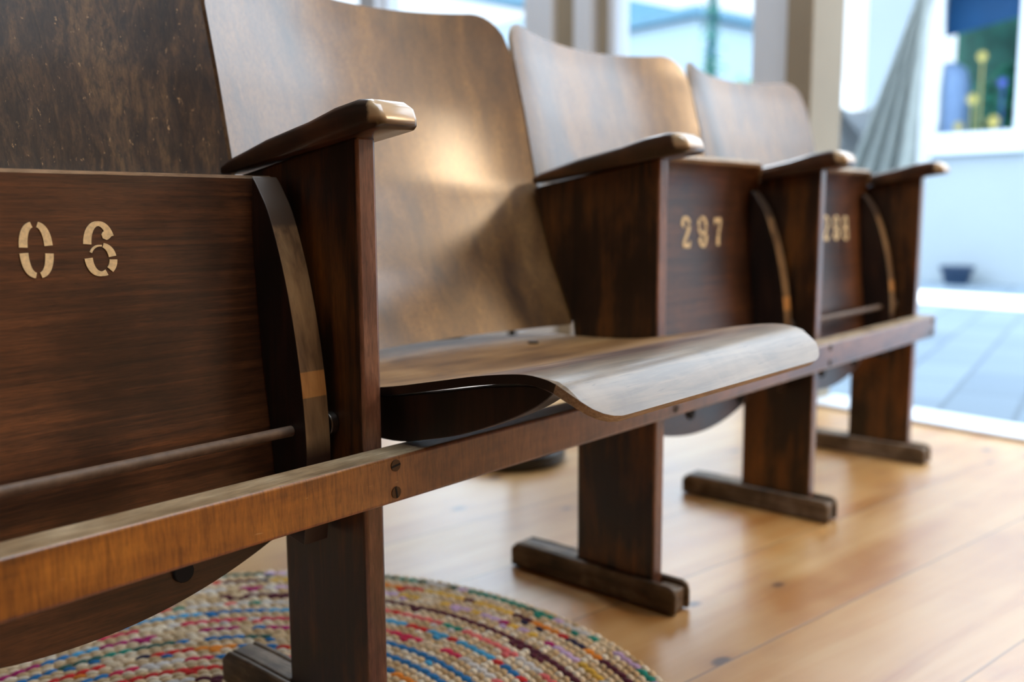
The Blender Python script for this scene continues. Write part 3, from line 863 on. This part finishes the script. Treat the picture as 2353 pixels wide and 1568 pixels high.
o = MB().box((UF + 1.5, 0.6, -0.02), (UF + 1.9, 3.3, 2.3), T=H).build('hedge', M['hedge'], smooth=0)
tag(o, 'clipped green hedge behind the shrubs in the house window', 'hedge')
nb = MB().box((UF + 0.35, 1.4, 2.30), (UF + 1.4, 3.3, 2.36), T=H)
nb.add([tuple(H(*q)) for q in ((UF + 0.35, 1.4, 2.18), (UF + 0.35, 3.3, 1.92), (UF + 0.35, 3.3, 2.7), (UF + 0.35, 1.4, 2.7), (UF + 0.38, 1.4, 2.18), (UF + 0.38, 3.3, 1.92), (UF + 0.38, 3.3, 2.7), (UF + 0.38, 1.4, 2.7))],
       [(0, 1, 2, 3), (7, 6, 5, 4), (0, 4, 5, 1), (1, 5, 6, 2), (2, 6, 7, 3), (3, 7, 4, 0)])
o = nb.build('parasol', M['navy'], smooth=0)
tag(o, 'deep blue parasol cloth filling the top of the white house window', 'parasol')
o = lathe([(0.16, 0), (0.16, 0.62), (0.13, 0.74), (0.05, 0.8), (0.01, 0.81)], tuple(H(UF + 0.45, 2.83, 0.98)), 20).build('garden_bin', M['slate'], smooth=40)
tag(o, 'rounded blue-grey bin at the left edge of the white house window', 'bin')
for (dv, z, r, mt, lb) in ((2.56, 1.45, 0.05, 'yellow', 'yellow flower in the middle of the house window'), (2.38, 1.26, 0.055, 'yellow', 'yellow flower low on the right of the house window'),
                         (2.5, 1.78, 0.045, 'yellow', 'yellow flower below the blue parasol'), (2.33, 1.56, 0.04, 'violet', 'violet flower in the right of the house window'), (2.66, 1.24, 0.045, 'yellow', 'yellow flower at the foot of the grey bin')):
    mb = MB(); cc = H(UF + 0.3, dv, z)
    for i in range(9):
        a = 2 * math.pi * i / 9
        d = E2 * math.cos(a) + Vector((0, 0, math.sin(a))); n = d.cross(E1)
        mb.add([cc, cc + d * r * .6 + n * r * .3 - E1 * .01, cc + d * r - E1 * .015, cc + d * r * .6 - n * r * .3 - E1 * .01], [(0, 1, 2, 3)])
    mb.cyl(cc, (cc.x, cc.y, 0.6), 0.006, 6)
    tag(mb.build('flower', M[mt], smooth=0, recalc=False), lb, 'flower', 'flowers seen in the house window')
# planter by the wall
pc = H(4.96, 2.38, -0.03)
o = lathe([(0.085, 0), (0.115, 0.12), (0.13, 0.125), (0.13, 0.155), (0.118, 0.156), (0.108, 0.13), (0.0, 0.13)], tuple(pc), 28).build('plant_pot', M['potblue'], smooth=40)
tag(o, 'dark blue plant pot on the patio against the white house wall', 'plant pot')
struct(MB().box((3.3, -5, -0.02), (4.08, 3.3, -0.012), T=H).build('sunlit_patio_band', M['sunstrip'], smooth=0))  # band of sunlight on the ground, put in as a pale strip
# neighbouring house and garden wall
gw = MB().box((7.2, 3.35, -0.02), (7.4, 7.2, 1.45), T=H)
struct(gw.build('wall_garden', M['facade'], smooth=0))
nh = empty('neighbour_house', H(9, 9.5, 0))
def NP(o): o.parent = nh; o.matrix_parent_inverse = Matrix.Translation(-nh.location); return o
NP(MB().box((8.05, 7.6, -0.02), (11, 9.9, 3.18), T=H).box((8.05, 9.9, -0.02), (11, 14.5, 3.75), T=H).build('house_wall', M['houseblue'], smooth=0))
NP(MB().box((7.95, 7.5, 3.2), (11.2, 9.9, 3.33), T=H).build('roof', M['roofblue'], smooth=0))
NP(MB().add([tuple(H(*q)) for q in ((7.9, 9.85, 3.6), (11.2, 9.85, 3.6), (11.2, 14.6, 4.75), (7.9, 14.6, 4.75), (7.9, 9.85, 3.95), (11.2, 9.85, 3.95), (11.2, 14.6, 5.1), (7.9, 14.6, 5.1))],
       [(0, 3, 2, 1), (4, 5, 6, 7), (0, 1, 5, 4), (1, 2, 6, 5), (2, 3, 7, 6), (3, 0, 4, 7)]).build('upper_roof', M['roofblue'], smooth=0))
tag(nh, 'pale neighbouring house with blue-grey roof edges behind the glazing', 'house')
q = H(6.8, 5.75, 1.75); leaves(q, (0.35, 0.45, 0.35), 700, M['leaf2'], 'leafy_shrub', 'pale shrub showing just above the farthest backrest, outside the glazing', 'shrub', 0.06, 9)
# climbing plant on a post outside
pp = empty('climbing_plant', H(2.2, 2.63, 0))
tag(pp, 'dark green climbing plant on a slim post outside the glazing', 'plant')
MB().cyl((0, 0, -0.02), (0, 0, 2.6), 0.022, 10).build('post', M['posteal'], pp)
rnd = random.Random(4); mb = MB()
for i in range(420):
    z = rnd.uniform(0.9, 2.3); a = rnd.uniform(0, 6.28); r = rnd.uniform(0.02, 0.05) * (1.6 if rnd.random() < .2 else 1)
    p = Vector((r * math.cos(a), r * math.sin(a), z)); e = Vector((rnd.gauss(0, 1), rnd.gauss(0, 1), rnd.gauss(0, 1))).normalized(); f = e.orthogonal().normalized(); sz = 0.025
    mb.add([p - e * sz, p - f * sz * .5, p + e * sz, p + f * sz * .5], [(0, 1, 2, 3)])
mb.build('foliage', M['leaf'], pp, smooth=0, recalc=False)

# fill lights added on the ceiling, out of view, to brighten the room
for (u_, v_, pw) in ((-2.2, 0.1, 4), (-1.1, 1.6, 30)):
    c = H(u_, v_, CH)
    lp2 = empty('added_ceiling_fill', c); tag(lp2, 'unseen fill lamp added on the ceiling above the ' + ('middle of the row of seats' if u_ < -2 else 'floor behind the seats'), 'lamp')
    MB().cyl((0, 0, 0), (0, 0, -0.05), 0.22, 32).build('added_fill_housing', M['frame'], lp2, smooth=40)
    al = bpy.data.lights.new('added_ceiling_fill_light', 'AREA'); al.shape = 'DISK'; al.size = 0.4; al.energy = pw; al.color = (1.0, 0.9, 0.78) if u_ < -2 else (0.8, 0.9, 1.0)
    ao = bpy.data.objects.new('added_ceiling_fill_light', al); COL.objects.link(ao); ao.location = (0, 0, -0.055); ao.parent = lp2
# warm globe added out of view for the glow on the middle backrest
lp = empty('added_globe_light', (1.45, -1.62, 0))
tag(lp, 'unseen warm globe on a slim stand, added for the glow on a backrest', 'lamp')
em = NT('added_globe_glow'); em.color((1, 0.8, 0.55, 1)); em.p.inputs['Emission Color'].default_value = (1, 0.72, 0.45, 1); em.p.inputs['Emission Strength'].default_value = 27
lathe([(0.19 * math.sin(math.pi * i / 16) + 0.001, -0.19 * math.cos(math.pi * i / 16)) for i in range(17)], (0, 0, 1.62), 28).build('added_globe', em.m, lp, smooth=60)
MB().cyl((0, 0, 0.02), (0, 0, 1.435), 0.01, 10).build('added_globe_stand', M['blackplastic'], lp, smooth=40)
lathe([(0.14, 0.001), (0.14, 0.015), (0.02, 0.025)], (0, 0, 0)).build('added_stand_base', M['blackplastic'], lp, smooth=40)

# ------------------------------------------------------------------ hammock
ham = empty('hammock', H(1.5, 1.15, 0))
tag(ham, 'white cotton hammock hanging outside the open door', 'hammock')
def sheet(name, mat, f, nu, nv, parent):
    vs = [f(i / nu, j / nv) for j in range(nv + 1) for i in range(nu + 1)]
    fs = [(j * (nu + 1) + i, j * (nu + 1) + i + 1, (j + 1) * (nu + 1) + i + 1, (j + 1) * (nu + 1) + i) for j in range(nv) for i in range(nu)]
    o = MB().add(vs, fs).build(name, mat, None, smooth=180, recalc=False)
    s = o.modifiers.new('thickness', 'SOLIDIFY'); s.thickness = 0.004
    o.parent = parent; o.matrix_parent_inverse = Matrix.Translation(-parent.location)
    return o
def body(s, t):
    # s: left limb -> right limb, t: near rim -> far underside
    pL, pR = (1.62, 1.95), (0.90, 1.75)
    v = pL[0] + (pR[0] - pL[0]) * s
    low = 1.01 - 0.62 * t ** 0.8
    ztop = pL[1] + (pR[1] - pL[1]) * s
    k = abs(2 * s - 1) ** 2.0
    z = low + (ztop - low) * k
    v += 0.10 * (1 - k) * (0.3 if s < 0.5 else -0.1)
    u = 1.55 + 0.45 * math.sin(t * math.pi) * (1 - k) + 0.012 * math.sin(s * 60) * (0.3 + t)
    return tuple(H(u, v, z))
sheet('body', M['cloth'], body, 60, 16, ham)
def net(s, t):
    # gathered side: t 0 at the top, 1 at the bottom; s across
    z = 1.62 - 1.12 * t
    left = interp([(0.0, 0.905), (0.17, 0.953), (0.79, 1.262), (1.0, 1.36)], t)
    right = interp([(0.0, 0.885), (0.17, 0.908), (0.5, 0.935), (0.79, 0.948), (1.0, 0.96)], t)
    v = left + (right - left) * s
    u = 1.42 + 0.03 * math.sin(s * 26 + 2 * t) * (0.3 + t) + 0.05 * t
    return tuple(H(u, v, z))
sheet('side_netting', M['net'], net, 48, 20, ham)
for a, b in ((H(1.42, 0.90, 1.58), H(1.40, 0.86, 2.9)), (H(1.55, 1.62, 1.9), H(1.55, 1.64, 2.9))):
    o = MB().cyl(a, b, 0.008, 8).build('rope', M['cloth']); o.parent = ham; o.matrix_parent_inverse = Matrix.Translation(-ham.location)
